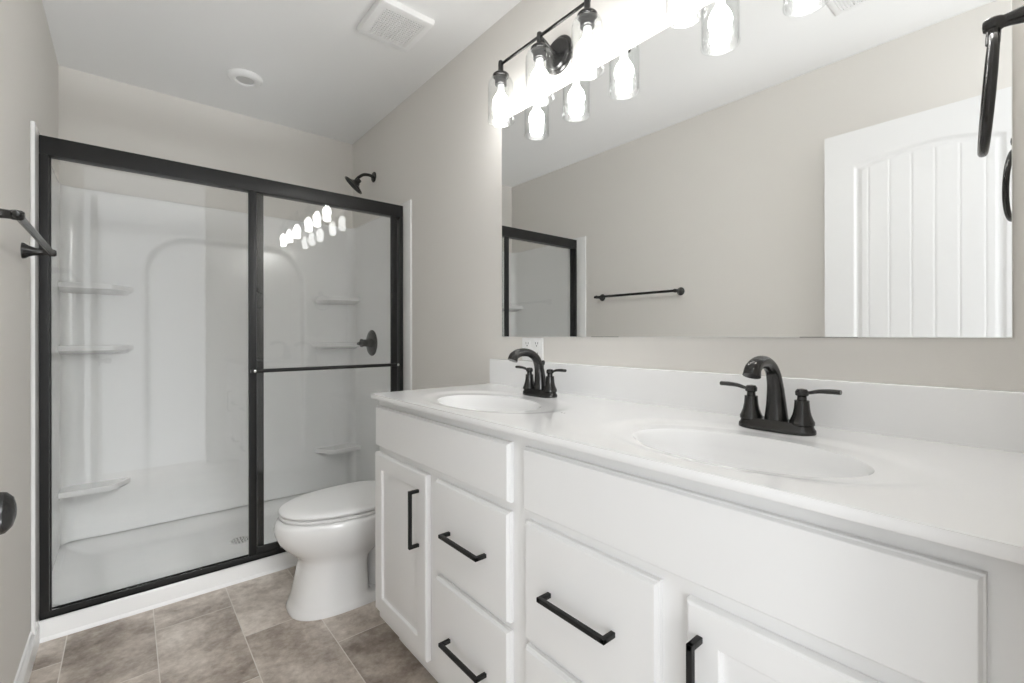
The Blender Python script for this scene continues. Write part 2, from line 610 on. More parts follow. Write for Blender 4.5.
def shelf(left, zt):
    sx = (lambda t: XSL - 0.002 + t) if left else (lambda t: XSR + 0.002 - t)
    plan = [(0.0, YSB + 0.002), (0.0, YSB - 0.118), (0.02, YSB - 0.122)]
    plan += [(0.02 + 0.16 * k / 4, YSB - 0.122) for k in range(1, 4)]
    for k in range(9):
        t = k / 8
        plan.append((0.18 + 0.10 * t, YSB - 0.122 + 0.124 * sstep(0, 1, t)))
    top = [(sx(a), b, zt) for a, b in plan]
    mid = [(sx(a), b, zt - 0.022) for a, b in plan]
    def inn(a, b, f): return (sx(a * (1 - 0.10 * f)), YSB + (b - YSB) * (1 - 0.75 * f))
    bot = [(*inn(a, b, 1), zt - 0.042) for a, b in plan]
    edge = [(sx(a - 0.002), min(YSB, b + 0.003), zt + 0.003) for a, b in plan]
    return loft(nb(), [bot, mid, top, edge])
for z in (1.362, 1.062, 0.374):
    obj('corner_shelf', shelf(True, z), 'acrylic', shower, 35)
for z in (1.362, 1.062, 0.374):
    obj('corner_shelf', shelf(False, z), 'acrylic', shower, 35)
bm = nb()
lathe(bm, [(0, 0), (0.048, 0), (0.048, 0.002), (0.044, 0.0035), (0.03, 0.003), (0, 0.003)], (0.447, 2.735, 0.0455), (0, 0, 1), 32)
dr = obj('drain', bm, 'chrome', shower, 40, 'round steel drain cover in the shower floor')
bm = nb()
for ring_r, cnt in ((0.012, 6), (0.024, 10), (0.035, 14)):
    for k in range(cnt):
        a = 2 * PI * k / cnt
        lathe(bm, [(0.0032, 0), (0.0032, 0.0006)], (0.447 + ring_r * math.cos(a), 2.735 + ring_r * math.sin(a), 0.0486), (0, 0, 1), 8)
obj('drain_holes', bm, 'dark', dr)

# ------------------------------------------------------------------ sliding shower door
sd = thing('shower_door', 'black framed sliding glass shower door with a horizontal towel bar', 'shower door', (0.47, YS, 0.08))
HB, HT = 1.772, 1.839
bm = nb()
box(bm, XL + 0.0135, XR - 0.0135, YS, YS + 0.052, HB, HT, 0.004)
obj('header_rail', bm, 'frame', sd, 40)
JLx0, JLx1 = XL + 0.0135, -0.2195
JRx0, JRx1 = 1.1665, XR - 0.0135
for a, b in ((JLx0, JLx1), (JRx0, JRx1)):
    obj('side_jamb', box(nb(), a, b, YS + 0.001, YS + 0.050, 0.083, HB, 0.003), 'frame', sd, 40)
bm = nb()
box(bm, JLx0, JRx1, YS, YS + 0.052, 0.0815, 0.090, 0.002)
box(bm, JLx0, JRx1, YS, YS + 0.006, 0.0815, 0.107, 0.002)
box(bm, JLx0, JRx1, YS + 0.046, YS + 0.052, 0.0815, 0.098, 0.002)
obj('bottom_track', bm, 'frame', sd, 40)
def panel(x0, x1, yc, bar):
    ls, rs = 0.032, 0.034
    g = obj('sliding_panel', box(nb(), x0 + 0.006, x1 - 0.006, yc - 0.003, yc + 0.003, 0.094, HB + 0.02), 'glass', sd)
    if bar:
        obj('stile', box(nb(), x0, x0 + ls, yc - 0.008, yc + 0.008, 0.092, HB + 0.01, 0.003), 'frame', g, 40)
        obj('stile', box(nb(), x1 - rs, x1, yc - 0.008, yc + 0.008, 0.092, HB + 0.01, 0.003), 'frame', g, 40)
        obj('bottom_rail', box(nb(), x0 + ls, x1 - rs, yc - 0.008, yc + 0.008, 0.092, 0.136, 0.003), 'frame', g, 40)
    else:
        obj('stile', box(nb(), x0, x0 + 0.020, yc - 0.008, yc + 0.008, 0.092, HB + 0.01, 0.003), 'frame', g, 40)
        obj('stile', box(nb(), x1 - 0.029, x1, yc - 0.008, yc + 0.008, 0.092, HB + 0.01, 0.003), 'frame', g, 40)
    return g
left_p = panel(-0.2355, 0.4905, YS + 0.039, False)
right_p = panel(0.424, 1.153, YS + 0.014, True)
bm = nb()
zb, yb_ = 0.951, YS - 0.034
tube(bm, [(0.424, yb_, zb), (1.146, yb_, zb)], 0.0085, 16)
tb = obj('towel_bar', bm, 'frame', right_p, 40)
for x in (0.440, 1.135):
    bm = nb()
    tube(bm, [(x, yb_ - 0.004, zb), (x, YS + 0.007, zb)], 0.0075, 12)
    obj('bracket', bm, 'frame', tb, 40)
    bm = nb()
    lathe(bm, [(0, 0), (0.0065, 0), (0.0065, 0.003), (0.004, 0.0045), (0, 0.0045)], (x, yb_ - 0.0085, zb), (0, -1, 0), 14)
    obj('bracket_screw', bm, 'chrome', right_p, 40, 'small bright screw cap')

# ------------------------------------------------------------------ shower head and valve
sh = thing('shower_sprayer', 'dark round shower head on a bent arm high above the shower door', 'shower head', (XR, 2.79, 2.115))
ysh = 2.79
obj('wall_flange', lathe(nb(), [(0, 0), (0.033, 0), (0.033, 0.004), (0.026, 0.010), (0.012, 0.013), (0, 0.013)], (XR, ysh, 2.115), (-1, 0, 0), 28), 'bronze', sh, 35)
arm = spline([(XR - 0.006, ysh, 2.115), (XR - 0.035, ysh, 2.121), (XR - 0.070, ysh, 2.115), (XR - 0.100, ysh, 2.092), (1.085, ysh, 2.073)], 6)
obj('shower_arm', tube(nb(), arm, 0.0095, 14), 'bronze', sh, 40)
fd = Vector((-0.62, 0.30, -0.72)).normalized()
fc = Vector((1.0645, ysh, 2.032))
bm = nb()
lathe(bm, [(0, -0.060), (0.013, -0.058), (0.016, -0.050), (0.016, -0.040), (0.021, -0.036), (0.024, -0.028), (0.040, -0.017), (0.062, -0.010), (0.067, -0.006), (0.067, -0.001), (0.064, 0.0), (0, 0.0)], fc, fd, 36)
hd = obj('spray_head', bm, 'bronze', sh, 35)
obj('spray_face', lathe(nb(), [(0, 0.0002), (0.058, 0.0002), (0.058, 0.002), (0.05, 0.003), (0, 0.003)], fc, fd, 36), 'dark', hd, 35)

va = thing('shower_valve', 'dark round shower valve with lever on the right shower wall', 'shower valve', (XSR, 2.800, 1.064))
obj('escutcheon', lathe(nb(), [(0, 0), (0.082, 0), (0.082, 0.003), (0.078, 0.007), (0.050, 0.012), (0.034, 0.014), (0, 0.014)], (XSR, 2.800, 1.064), (-1, 0, 0), 40), 'bronze', va, 35)
hv = obj('valve_handle', lathe(nb(), [(0, 0.012), (0.028, 0.012), (0.027, 0.030), (0.023, 0.034), (0.022, 0.060), (0.026, 0.064), (0.026, 0.072), (0.014, 0.078), (0, 0.078)], (XSR, 2.800, 1.064), (-1, 0, 0), 32), 'bronze', va, 35)
lv = spline([(XSR - 0.070, 2.800, 1.064), (XSR - 0.088, 2.795, 1.062), (XSR - 0.098, 2.780, 1.060), (XSR - 0.102, 2.750, 1.058)], 5)
obj('lever', tube(nb(), lv, [0.010] * 6 + lerp_list([0.009, 0.007], 9), 12), 'bronze', hv, 40)

# ------------------------------------------------------------------ toilet
TY = 1.985
toilet = thing('toilet', 'white elongated toilet with closed lid between the vanity and the shower', 'toilet', (0.80, TY, 0))
def egg(xf, xb, hw, z, n=72, back=0.18, sq=2.6, fr=2.15):
    xm = max(xb - back, xf + 0.10)
    pts = []
    for i in range(n):
        t = 2 * PI * i / n
        c, s = math.cos(t), math.sin(t)
        if c >= 0:      # towards the front (-x)
            x = xm - (xm - xf) * (abs(c) ** (2 / fr))
            y = hw * math.copysign(abs(s) ** (2 / fr), s)
        else:
            x = xm + (xb - xm) * (abs(c) ** (2 / sq))
            y = hw * math.copysign(abs(s) ** (2 / sq), s)
        pts.append((x, TY + y, z))
    return pts
sec = [(0.000, .492, .90, .146, 4, 2.7), (.010, .491, .90, .147, 4, 2.7), (.022, .497, .89, .141, 4, 2.7), (.034, .503, .80, .136, 7, 2.7), (.05, .508, .782, .133, 9, 2.6), (.12, .523, .780, .128, 9, 2.5), (.17, .533, .780, .127, 8, 2.4),
       (.195, .536, .79, .130, 6, 2.3), (.215, .526, .83, .137, 4, 2.2), (.235, .504, .89, .150, 3, 2.15), (.258, .480, .93, .163, 2.6, 2.15), (.285, .459, .95, .175, 2.6, 2.15),
       (.312, .447, .96, .183, 2.6, 2.15), (.337, .4435, .965, .187, 2.6, 2.15), (.356, .447, .968, .187, 2.6, 2.15), (.367, .453, .968, .184, 2.6, 2.15), (.373, .466, .962, .176, 2.6, 2.15)]
obj('bowl', loft(nb(), [egg(a, b, c, z, back=min(.18, (b - a) * .42), sq=q_, fr=f_) for z, a, b, c, q_, f_ in sec]), 'ceramic', toilet, 60)
st = [(.3732, .486, .94, .156), (.3768, .486, .94, .156), (.3772, .466, .953, .175), (.379, .464, .955, .177), (.384, .462, .957, .179), (.388, .464, .955, .177), (.3895, .470, .952, .171)]
obj('seat', loft(nb(), [egg(a, b, c, z) for z, a, b, c in st]), 'plastic', toilet, 50)
ld = [(.3893, .490, .94, .153), (.3935, .490, .94, .153), (.394, .468, .953, .174), (.397, .462, .957, .180), (.402, .460, .957, .182), (.409, .463, .955, .179),
      (.414, .472, .95, .171), (.4175, .50, .93, .148), (.4195, .56, .88, .10), (.420, .62, .85, .05)]
obj('lid', loft(nb(), [egg(a, b, c, z) for z, a, b, c in ld]), 'plastic', toilet, 50)
for dy in (-0.075, 0.075):
    obj('hinge', box(nb(), 0.935, 0.975, TY + dy - 0.02, TY + dy + 0.02, 0.373, 0.410, 0.006, 3), 'plastic', toilet, 40)
loft(bm := nb(), [rrect(0.80, 1.02, TY - 0.085, TY + 0.085, .04, 0.0), rrect(0.80, 1.02, TY - 0.080, TY + 0.080, .04, 0.06), rrect(0.80, 1.04, TY - 0.075, TY + 0.075, .04, 0.16), rrect(0.80, 1.10, TY - 0.075, TY + 0.075, .05, 0.25)])
obj('trapway', bm, 'ceramic', toilet, 50)
bm = nb()
loft(bm, [rrect(0.86, XR - 0.015, TY - 0.10, TY + 0.10, .05, 0.20), rrect(0.88, XR - 0.012, TY - 0.13, TY + 0.13, .05, 0.30),
          rrect(0.93, XR - 0.01, TY - 0.15, TY + 0.15, .05, 0.365), rrect(0.955, XR - 0.008, TY - 0.16, TY + 0.16, .04, 0.372)])
obj('tank_shelf', bm, 'ceramic', toilet, 50)
bm = nb()
loft(bm, [rrect(1.005, XR - 0.012, TY - 0.185, TY + 0.185, .03, 0.372), rrect(0.998, XR - 0.010, TY - 0.195, TY + 0.195, .035, 0.39),
          rrect(0.99, XR - 0.008, TY - 0.212, TY + 0.212, .035, 0.700)])
tank = obj('tank', bm, 'ceramic', toilet, 50)
bm = nb()
loft(bm, [rrect(0.985, XR - 0.006, TY - 0.218, TY + 0.218, .035, 0.700), rrect(0.980, XR - 0.004, TY - 0.223, TY + 0.223, .038, 0.706),
          rrect(0.980, XR - 0.004, TY - 0.223, TY + 0.223, .038, 0.726), rrect(0.986, XR - 0.008, TY - 0.217, TY + 0.217, .036, 0.734)])
obj('tank_lid', bm, 'ceramic', toilet, 50)
bm = nb()
lathe(bm, [(0, 0), (0.014, 0), (0.014, 0.006), (0.008, 0.012), (0, 0.012)], (0.991, TY + 0.16, 0.65), (-1, 0, 0), 18)
tube(bm, [(0.983, TY + 0.16, 0.65), (0.978, TY + 0.13, 0.647), (0.978, TY + 0.09, 0.643)], [0.006, 0.006, 0.005], 10)
obj('flush_lever', bm, 'chrome', tank, 40)

# ------------------------------------------------------------------ vanity cabinet
XD = 0.668                    # face of the doors and drawers
XB = 0.686                    # face of the face frame
vanity = thing('vanity_cabinet', 'long white double vanity cabinet with black bar pulls', 'cabinet', (0.93, 0.78, 0))
bm = nb()
t = 0.018
y0, y1, zb, zt = 0.012, 1.552, 0.115, 0.889
box(bm, XB + 0.0192, XR - 0.002, y0, y0 + t, 0.0, zt)
box(bm, XB + 0.0192, XR - 0.002, y1 - t, y1, zb, zt, 0.001)
box(bm, XB + 0.075, XR - 0.002, y1 - t, y1, 0.0, zb)
box(bm, XR - 0.014, XR - 0.002, y0 + t + .0002, y1 - t - .0002, 0.0, zt)
box(bm, XB + 0.0195, XR - 0.0142, y0 + t + .0002, y1 - t - .0002, zb, zb + t)
obj('carcass', bm, 'cabinet', vanity)
def face_frame():
    bm = nb()
    # solid face frame board
    box(bm, XB, XB + 0.019, y0 + 0.0005, y1 - 0.0005, zb, zt, 0.001)
    return bm
obj('face_frame', face_frame(), 'cabinet', vanity)
obj('toe_kick', box(nb(), XB + 0.075, XB + 0.09, y0 + t, y1 - t, 0.0, zb), 'cabinet', vanity)
GAP = 0.0006
def slab(ya, yb, za, zb):
    steps = [(0.0, XB - GAP), (0.0, XD + 0.0080), (0.0006, XD + 0.0070), (0.0022, XD + 0.0060), (0.0040, XD + 0.0030), (0.0052, XD + 0.0007), (0.0062, XD)]
    return loft_rect(nb(), ya, yb, za, zb, steps)
def raised_door(ya, yb, za, zb):
    steps = [(0.0, XB - GAP), (0.0, XD + 0.006), (0.0015, XD + 0.0025), (0.0055, XD), (0.052, XD), (0.0545, XD + 0.0015), (0.0565, XD + 0.0075),
             (0.060, XD + 0.0085), (0.066, XD + 0.0085), (0.090, XD + 0.0028), (0.092, XD + 0.0022)]
    return loft_rect(nb(), ya, yb, za, zb, steps)
def pull(yc, zc, vertical, L=0.172):
    bm = nb()
    xo, w = 0.640, 0.0048
    if vertical:
        box(bm, xo - w, xo + w, yc - w, yc + w, zc - L / 2, zc + L / 2, 0.0012)
        for s in (-1, 1):
            z = zc + s * (L / 2 - w)
            box(bm, xo - w, XD + 0.0004, yc - w * .999, yc + w * .999, z - w, z + w, 0.0012)
    else:
        box(bm, xo - w, xo + w, yc - L / 2, yc + L / 2, zc - w, zc + w, 0.0012)
        for s in (-1, 1):
            y = yc + s * (L / 2 - w)
            box(bm, xo - w, XD + 0.0004, y - w, y + w, zc - w * .999, zc + w * .999, 0.0012)
    return bm
obj('false_front', slab(0.811, 1.547, 0.724, 0.864), 'cabinet', vanity, 25)
obj('false_front', slab(0.048, 0.762, 0.724, 0.864), 'cabinet', vanity, 25)
d = obj('door', raised_door(1.190, 1.551, 0.152, 0.701), 'cabinet', vanity, 25)
obj('handle', pull(1.234, 0.564, True), 'black', d, 30, 'black bar pull')
d = obj('door', raised_door(0.050, 0.376, 0.152, 0.698), 'cabinet', vanity, 25)
obj('handle', pull(0.352, 0.566, True), 'black', d, 30, 'black bar pull')
for ya, yb, hy in ((0.813, 1.139, 0.980), (0.426, 0.757, 0.596)):
    for za, zb_, hz in ((0.446, 0.702, 0.574), (0.152, 0.428, 0.284)):
        d = obj('drawer', slab(ya, yb, za, zb_), 'cabinet', vanity, 25)
        obj('handle', pull(hy, hz, False), 'black', d, 30, 'black bar pull')

# ------------------------------------------------------------------ vanity top with two integral oval basins
BASINS = ((0.862, 1.150), (0.862, 0.385))     # x, y of the bowls
RX, RY = 0.131, 0.205                          # inner bowl
OX, OY = 0.178, 0.285                          # shallow outer oval
OCX = 0.035                                    # outer oval reaches further back
top = thing('countertop', 'white vanity countertop with two molded oval sinks and low backsplash', 'countertop', (0.93, 0.78, ZC))
SPL = 0.020
def top_bm():
    bm = nb()
    XBK = XR - SPL
    n = 96
    halves = ((0.784, YE, BASINS[0]), (0.008, 0.784, BASINS[1]))
    def dip(x, y, bx, by):
        dx, dy = (x - bx - OCX * 0.55) / OX, (y - by) / OY
        r = math.hypot(dx, dy)
        return -0.0050 * (1 - sstep(0.84, 1.05, r))
    for ya, yb, (bx, by) in halves:
        # angles: uniform plus the rectangle corners, so that the outline stays exact
        angs = [2 * PI * k / n for k in range(n)]
        for cx, cy in ((XF, ya), (XF, yb), (XBK, ya), (XBK, yb)):
            a = math.atan2((cy - by) / RY, (cx - bx) / RX) % (2 * PI)
            j = min(range(len(angs)), key=lambda q: min(abs(angs[q] - a), 2 * PI - abs(angs[q] - a)))
            angs[j] = a
        rings = []
        K = 26
        for a in angs:
            ex, ey = RX * math.cos(a), RY * math.sin(a)
            # scale to reach the rectangle
            s = 1e9
            if ex > 1e-9: s = min(s, (XBK - bx) / ex)
            if ex < -1e-9: s = min(s, (XF - bx) / ex)
            if ey > 1e-9: s = min(s, (yb - by) / ey)
            if ey < -1e-9: s = min(s, (ya - by) / ey)
            col = []
            for k in range(K + 1):
                f = 1 + (s - 1) * (k / K)
                x, y = bx + ex * f, by + ey * f
                col.append(bm.verts.new((x, y, ZC + dip(x, y, bx, by))))
            rings.append(col)
        m = len(rings)
        for i in range(m):
            j = (i + 1) % m
            for k in range(K):
                bm.faces.new((rings[i][k], rings[j][k], rings[j][k + 1], rings[i][k + 1]))
    bmesh.ops.remove_doubles(bm, verts=bm.verts, dist=1e-5)
    # front edge and ends: rounded nose down to the underside
    be = [e for e in bm.edges if len(e.link_faces) == 1]
    outer = []
    for e in be:
        a, b = e.verts
        on = lambda q: abs(q.x - XF) < 1e-4 or abs(q.x - XBK) < 1e-4 or abs(q.y - 0.008) < 1e-4 or abs(q.y - YE) < 1e-4
        if on(a.co) and on(b.co): outer.append(e)
    prev = outer
    for dz, ins in ((-0.002, -0.0012), (-0.0045, -0.0018), (-0.0145, -0.0018), (-0.0168, -0.0005)):
        r = bmesh.ops.extrude_edge_only(bm, edges=prev)
        vs_ = [g for g in r['geom'] if isinstance(g, bmesh.types.BMVert)]
        prev = [g for g in r['geom'] if isinstance(g, bmesh.types.BMEdge) and all(v in vs_ for v in g.verts)]
        for v in vs_:
            v.co.z = ZC + dz
            if abs(v.co.x - XF) < 0.004: v.co.x = XF + 0.0018 + ins
            if abs(v.co.y - YE) < 0.004: v.co.y = YE - 0.0018 - ins
    return bm
obj('counter_slab', top_bm(), 'marble', top, 40)
bm = nb()
box(bm, XR - SPL, XR - 0.0005, 0.008, YE, ZC - 0.016, 1.011, 0.003, 3)
obj('backsplash', bm, 'marble', top, 40)
def basin_bm(bx, by):
    bm = nb()
    n, K = 96, 30
    rim = -0.0050
    depth = 0.135
    cen = bm.verts.new((bx, by, ZC + rim - depth))
    cols = []
    for i in range(n):
        a = 2 * PI * i / n
        col = []
        for k in range(1, K + 1):
            f = k / K
            g = 1 - f
            z = rim - depth * (1 - f ** 3.6) * sstep(0, 0.07, g) if f < 1 else rim
            col.append(bm.verts.new((bx + RX * f * math.cos(a), by + RY * f * math.sin(a), ZC + z)))
        cols.append(col)
    for i in range(n):
        j = (i + 1) % n
        bm.faces.new((cen, cols[i][0], cols[j][0]))
        for k in range(K - 1):
            bm.faces.new((cols[i][k], cols[i][k + 1], cols[j][k + 1], cols[j][k]))
    return bm
for bx, by in BASINS:
    b = obj('sink_basin', basin_bm(bx, by), 'marble', top, 60)
    obj('drain', lathe(nb(), [(0, 0), (0.023, 0), (0.023, 0.003), (0.017, 0.005), (0.0, 0.006)], (bx, by, ZC - 0.1415), (0, 0, 1), 28), 'bronze', b, 35, 'dark metal drain')
bm = nb()
for y in (0.842, 0.832):
    lathe(bm, [(0.0022, 0), (0.0022, 0.0004)], (0.877, y, ZC + 0.0001), (0, 0, 1), 12)
obj('dark_dots', bm, 'dot_mark', top)  # two tiny dark grey discs on the counter between the sinks

# ------------------------------------------------------------------ faucets
def make_faucet(y):
    lab = ('dark bronze two-handle faucet at the sink nearest the toilet' if y > 0.8
           else 'dark bronze two-handle faucet at the sink nearest the camera')
    fx = 1.072
    z0 = ZC - 0.0015
    f = thing('faucet', lab, 'faucet', (fx, y, z0), 'bronze faucets on the vanity top')
    def oval(L, W, z, n=40):
        out = []
        for i in range(n):
            a = 2 * PI * i / n
            c, s = math.cos(a), math.sin(a)
            out.append((fx + W / 2 * math.copysign(abs(c) ** 0.8, c), y + L / 2 * math.copysign(abs(s) ** 0.62, s), z))
        return out
    bm = nb()
    loft(bm, [oval(.150, .052, z0), oval(.152, .054, z0 + .004), oval(.151, .053, z0 + .010), oval(.145, .048, z0 + .0135), oval(.142, .045, z0 + .020), oval(.138, .041, z0 + .024)])
    obj('base_plate', bm, 'bronze', f, 35)
    # spout: wide foot, leaning up, hooked over towards the bowl
    pts = [(fx + 0.004, y, z0 + .020), (fx + 0.003, y, z0 + .060), (fx - 0.003, y, z0 + .100), (fx - 0.018, y, z0 + .130), (fx - 0.048, y, z0 + .147),
           (fx - 0.086, y, z0 + .149), (fx - 0.112, y, z0 + .139), (fx - 0.120, y, z0 + .124)]
    rad = [.0235, .0190, .0155, .0138, .0130, .0138, .0152, .0168]
    P = spline(pts, 7)
    R = lerp_list(rad, 7)
    obj('spout', tube(nb(), P, R, 20), 'bronze', f, 40)
    # lift rod behind the spout
    bm = nb()
    tube(bm, [(fx + 0.017, y, z0 + .018), (fx + 0.017, y, z0 + .108)], 0.003, 10)
    lathe(bm, [(0, 0), (0.005, 0.001), (0.0065, 0.008), (0.0065, 0.012), (0.004, 0.016), (0, 0.017)], (fx + 0.017, y, z0 + .104), (0, 0, 1), 16)
    obj('lift_rod', bm, 'bronze', f, 35)
    for s in (-1, 1):
        hy = y + s * 0.0505
        bm = nb()
        lathe(bm, [(0, .020), (.0230, .020), (.0230, .026), (.0205, .031), (.0168, .041), (.0145, .053), (.0135, .066), (.0135, .070), (.009, .071), (.0085, .078), (.012, .081),
                   (.0125, .088), (.009, .093), (0, .0945)], (fx, hy, z0), (0, 0, 1), 28)
        h = obj('handle', bm, 'bronze', f, 35)
        L = spline([(fx, hy, z0 + .086), (fx, hy + s * .014, z0 + .087), (fx, hy + s * .030, z0 + .091), (fx, hy + s * .050, z0 + .0925), (fx, hy + s * .068, z0 + .0925)], 5)
        Rr = lerp_list([.0075, .0058, .0070, .0082, .0078], 5)
        obj('lever', tube(nb(), L, Rr, 14, flat=[(1.0, .62)] * len(L), side=(1, 0, 0)), 'bronze', h, 40)
    return f
for y in FAUCET_Y: make_faucet(y)

# ------------------------------------------------------------------ mirror and outlet
mir = thing('mirror', 'large frameless rectangular mirror above the double vanity', 'mirror', (XR, 0.77, 1.105))
MX = XR - 0.0065
my0, my1, mz0, mz1 = 0.052, 1.489, 1.105, 1.998
obj('mirror_edge', box(nb(), MX + 0.0006, XR - 0.0003, my0, my1, mz0, mz1), 'grey', mir)
bm = nb()
vv = [bm.verts.new(p) for p in ((MX, my0 + .001, mz0 + .001), (MX, my1 - .001, mz0 + .001), (MX, my1 - .001, mz1 - .001), (MX, my0 + .001, mz1 - .001))]
wv = [bm.verts.new(p) for p in ((MX + .0006, my0, mz0), (MX + .0006, my1, mz0), (MX + .0006, my1, mz1), (MX + .0006, my0, mz1))]
bm.faces.new(vv); bm.faces.new(wv)
for i in range(4):
    j = (i + 1) % 4
    bm.faces.new((vv[i], vv[j], wv[j], wv[i]))
obj('mirror_glass', bm, 'mirror', mir)

out = thing('wall_outlet', 'white outlet plate on the wall behind the sink faucet by the toilet', 'outlet', (XR, 1.303, 1.055))
oy0, oy1, oz0, oz1 = 1.2455, 1.3625, 1.0125, 1.1010
obj('cover_plate', box(nb(), XR - 0.006, XR - 0.0004, oy0, oy1, oz0, oz1, 0.002), 'plastic', out, 40)
for yc in (1.277, 1.331):
    r = obj('receptacle', box(nb(), XR - 0.0075, XR - 0.005, yc - 0.0175, yc + 0.0175, 1.022, 1.0915, 0.0006), 'plastic', out, 40)
    for zc_ in (1.0375, 1.076):
        bm = nb()
        for dy in (-0.0064, 0.0064):
            box(bm, XR - 0.0078, XR - 0.0070, yc + dy - 0.0011, yc + dy + 0.0011, zc_, zc_ + 0.0085)
        lathe(bm, [(0.0026, 0), (0.0026, 0.0006)], (XR - 0.0072, yc, zc_ - 0.0055), (-1, 0, 0), 10)
        obj('slots', bm, 'dark', r)

# ------------------------------------------------------------------ vanity lights
def vanity_light(yc):
    lab = ('three-bulb vanity light with clear glass shades above the sink nearest the toilet' if yc > 0.8
           else 'three-bulb vanity light with clear glass shades above the sink nearest the camera')
    g = thing('vanity_light', lab, 'light fixture', (XR, yc, 2.13), 'vanity lights above the mirror')
    bx, bz = 1.100, 2.151
    bm = nb()
    lathe(bm, [(0, 0), (0.066, 0), (0.066, 0.006), (0.060, 0.010), (0.057, 0.010), (0.055, 0.016), (0.049, 0.021), (0.020, 0.024), (0.0, 0.024)], (XR - 0.0004, yc, 2.123), (-1, 0, 0), 40)
    obj('backplate', bm, 'bronze', g, 30)
    arm = spline([(XR - 0.020, yc, 2.123), (XR - 0.045, yc, 2.126), (XR - 0.075, yc, 2.142), (bx, yc, bz)], 6)
    obj('arm', tube(nb(), arm, 0.0065, 12), 'bronze', g, 40)
    obj('crossbar', tube(nb(), [(bx, yc - 0.226, bz), (bx, yc + 0.226, bz)], 0.0055, 14), 'bronze', g, 40)
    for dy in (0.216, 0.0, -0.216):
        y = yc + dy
        bm = nb()
        lathe(bm, [(0, 2.166), (0.006, 2.165), (0.009, 2.162), (0.010, 2.152), (0.010, 2.120), (0.0125, 2.117), (0.027, 2.114), (0.0315, 2.109), (0.0315, 2.103), (0.028, 2.100),
                   (0.0225, 2.099), (0.0225, 2.072), (0.019, 2.070), (0, 2.070)], (bx, y, 0), (0, 0, 1), 28)
        s = obj('socket', bm, 'bronze', g, 35)
        # glass jar: shoulder, straight wall, open at the bottom with a rolled lip
        prof = [(0.023, 2.1000), (0.033, 2.097), (0.043, 2.089), (0.0485, 2.077), (0.050, 2.062), (0.050, 1.939), (0.0515, 1.9355), (0.0510, 1.9310), (0.0490, 1.9290),
                (0.0460, 1.9305), (0.0452, 1.9355), (0.0475, 1.940), (0.0475, 2.062), (0.046, 2.076), (0.041, 2.086), (0.032, 2.094), (0.023, 2.0970)]
        obj('glass_shade', lathe(nb(), prof, (bx, y, 0), (0, 0, 1), 40, closed=True), 'shade_glass', g, 50, 'clear seeded glass jar')
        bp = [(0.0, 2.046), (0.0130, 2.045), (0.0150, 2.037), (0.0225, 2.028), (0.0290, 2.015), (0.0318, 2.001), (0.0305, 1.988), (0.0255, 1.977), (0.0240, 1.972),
              (0.0265, 1.964), (0.0272, 1.955), (0.0262, 1.944), (0.0220, 1.936), (0.0140, 1.9325), (0.0, 1.932)]  # lower lobe is added, standing in for the bulb's image in the glass
        b = obj('bulb', lathe(nb(), bp, (bx, y, 0), (0, 0, 1), 28), 'bulb', g, 60, 'glowing white bulb with added glowing lower lobe')
        obj('bulb_neck', lathe(nb(), [(0.0, 2.071), (0.0127, 2.0705), (0.0135, 2.055), (0.0128, 2.0455), (0.0, 2.0452)], (bx, y, 0), (0, 0, 1), 24), 'plastic', b, 60)
    return g
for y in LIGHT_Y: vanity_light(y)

# ------------------------------------------------------------------ towel bar on the left wall
tbar = thing('towel_bar', 'dark bronze towel bar mounted on the left wall near the shower', 'towel bar', (XL, 1.83, 1.384))
bx, bz = -0.190, 1.384
for y in (1.515, 2.130):
    bm = nb()
    lathe(bm, [(0, 0), (0.0255, 0), (0.0255, 0.004), (0.0235, 0.008), (0.0175, 0.016), (0.0130, 0.028), (0.0105, 0.042), (0.0100, 0.056), (0.0115, 0.060), (0.0115, 0.074), (0.008, 0.079), (0, 0.080)],
          (XL, y, bz), (1, 0, 0), 26)
    obj('wall_post', bm, 'bronze', tbar, 35)
bm = nb()
lathe(bm, [(0, -0.022), (0.006, -0.021), (0.0095, -0.016), (0.0095, -0.012), (0.0085, -0.010), (0.0085, 0.625), (0.0095, 0.627), (0.0095, 0.631), (0.006, 0.636), (0, 0.637)], (bx, 1.515, bz), (0, 1, 0), 20)
obj('bar', bm, 'bronze', tbar, 35)

# ------------------------------------------------------------------ towel ring on the doorway wall
rx, rz = 0.905, 1.533
tring = thing('towel_ring', 'dark bronze towel ring hanging on the wall at the right edge', 'towel ring', (rx, YN, rz))
bm = nb()
lathe(bm, [(0, 0), (0.0255, 0), (0.0255, 0.004), (0.0235, 0.008), (0.0160, 0.015), (0.0110, 0.024), (0.0085, 0.036), (0.0080, 0.042), (0.0095, 0.045), (0.0105, 0.051), (0.0098, 0.058), (0.0070, 0.062), (0, 0.063)], (rx, YN, rz), (0, 1, 0), 26)
obj('wall_post', bm, 'bronze', tring, 35)
bm = nb()
R_ = 0.0735
rzc = 1.437
ring = []
N_ = 48
for k in range(N_):
    a = 2 * PI * k / N_
    ring.append(Vector((rx + R_ * math.cos(a), YN + 0.0525 + (R_ - R_ * math.sin(a)) * 0.062 + R_ * math.cos(a) * 0.115, rzc + R_ * math.sin(a))))
rings = []
for k in range(N_):
    t = (ring[(k + 1) % N_] - ring[k - 1]).normalized()
    nrm = Vector((0, 1, 0)); nrm = (nrm - t * t.dot(nrm)).normalized()
    bn = t.cross(nrm)
    rings.append([ring[k] + nrm * (0.0054 * math.cos(2 * PI * j / 14)) + bn * (0.0054 * math.sin(2 * PI * j / 14)) for j in range(14)])
loft(bm, rings + [rings[0]], cap=False)
bmesh.ops.remove_doubles(bm, verts=bm.verts, dist=1e-6)
obj('ring', bm, 'bronze', tring, 50)
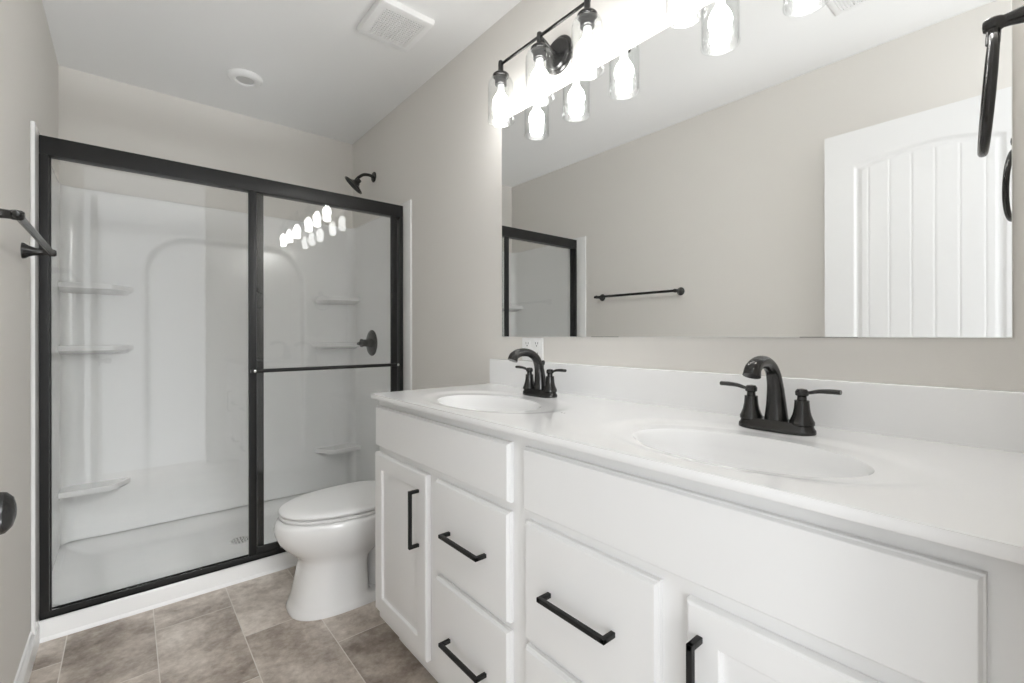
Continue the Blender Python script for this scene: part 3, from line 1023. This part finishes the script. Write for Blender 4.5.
obj('ring_loop', tube(nb(), [(rx, YN + 0.0515, rz - 0.004), (rx, YN + 0.052, rz - 0.014), (rx, YN + 0.0525, rzc + R_ - 0.003)], 0.0075, 12), 'bronze', tring, 40)

# ------------------------------------------------------------------ ceiling fittings
fan = thing('exhaust_fan', 'square white exhaust fan grille on the ceiling near the vanity wall', 'vent', (0.876, 1.814, H))
fx0, fx1, fy0, fy1 = 0.758, 0.994, 1.689, 1.939
bm = nb()
fr = 0.030
def rect(x0, x1, y0, y1, z): return [(x0, y0, z), (x1, y0, z), (x1, y1, z), (x0, y1, z)]
loft(bm, [rect(fx0, fx1, fy0, fy1, H - 0.0005), rect(fx0, fx1, fy0, fy1, H - 0.012), rect(fx0 + .003, fx1 - .003, fy0 + .003, fy1 - .003, H - 0.023),
          rect(fx0 + .010, fx1 - .010, fy0 + .010, fy1 - .010, H - 0.0255), rect(fx0 + fr, fx1 - fr, fy0 + fr, fy1 - fr, H - 0.0235),
          rect(fx0 + fr, fx1 - fr, fy0 + fr, fy1 - fr, H - 0.010)])
obj('cover', bm, 'plastic', fan, 30)
bm = nb()
gx0, gx1, gy0, gy1 = fx0 + fr - .001, fx1 - fr + .001, fy0 + fr - .001, fy1 - fr + .001
nbars = 15
for k in range(nbars):
    x = gx0 + (gx1 - gx0) * (k + 0.5) / nbars
    box(bm, x - 0.0028, x + 0.0028, gy0, gy1, H - 0.0232, H - 0.019)
    y = gy0 + (gy1 - gy0) * (k + 0.5) / nbars
    box(bm, gx0, gx1, y - 0.0028, y + 0.0028, H - 0.0230, H - 0.0192)
obj('grille', bm, 'plastic', fan)
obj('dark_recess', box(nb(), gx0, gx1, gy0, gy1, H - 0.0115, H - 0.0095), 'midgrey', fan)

cl = thing('ceiling_light', 'small round white ceiling fixture with a grey center above the shower', 'ceiling light', (0.466, 2.685, H))
obj('trim_ring', lathe(nb(), [(0.0, -0.0005), (0.079, -0.0005), (0.079, -0.006), (0.074, -0.016), (0.064, -0.023), (0.052, -0.025), (0.046, -0.022), (0.0435, -0.012), (0.0, -0.011)], (0.466, 2.685, H), (0, 0, 1), 48), 'plastic', cl, 40)
obj('lens', lathe(nb(), [(0.0, -0.010), (0.043, -0.010), (0.040, -0.0165), (0.02, -0.0185), (0.0, -0.019)], (0.466, 2.685, H), (0, 0, 1), 40), 'lens', cl, 40, 'pale grey center disc')

reg = thing('air_register', 'white rectangular air register on the ceiling seen at the top of the mirror', 'vent', (0.28, 0.52, H))
bm = nb()
loft(bm, [rect(0.127, 0.43, 0.44, 0.597, H - 0.0005), rect(0.127, 0.43, 0.44, 0.597, H - 0.003), rect(0.135, 0.422, 0.448, 0.589, H - 0.007),
          rect(0.152, 0.405, 0.465, 0.572, H - 0.007), rect(0.152, 0.405, 0.465, 0.572, H - 0.002)])
obj('register_frame', bm, 'plastic', reg, 30)
bm = nb()
for k in range(9):
    y = 0.470 + k * 0.0122
    box(bm, 0.151, 0.406, y - 0.003, y + 0.003, H - 0.0066, H - 0.003)
obj('louvers', bm, 'plastic', reg)
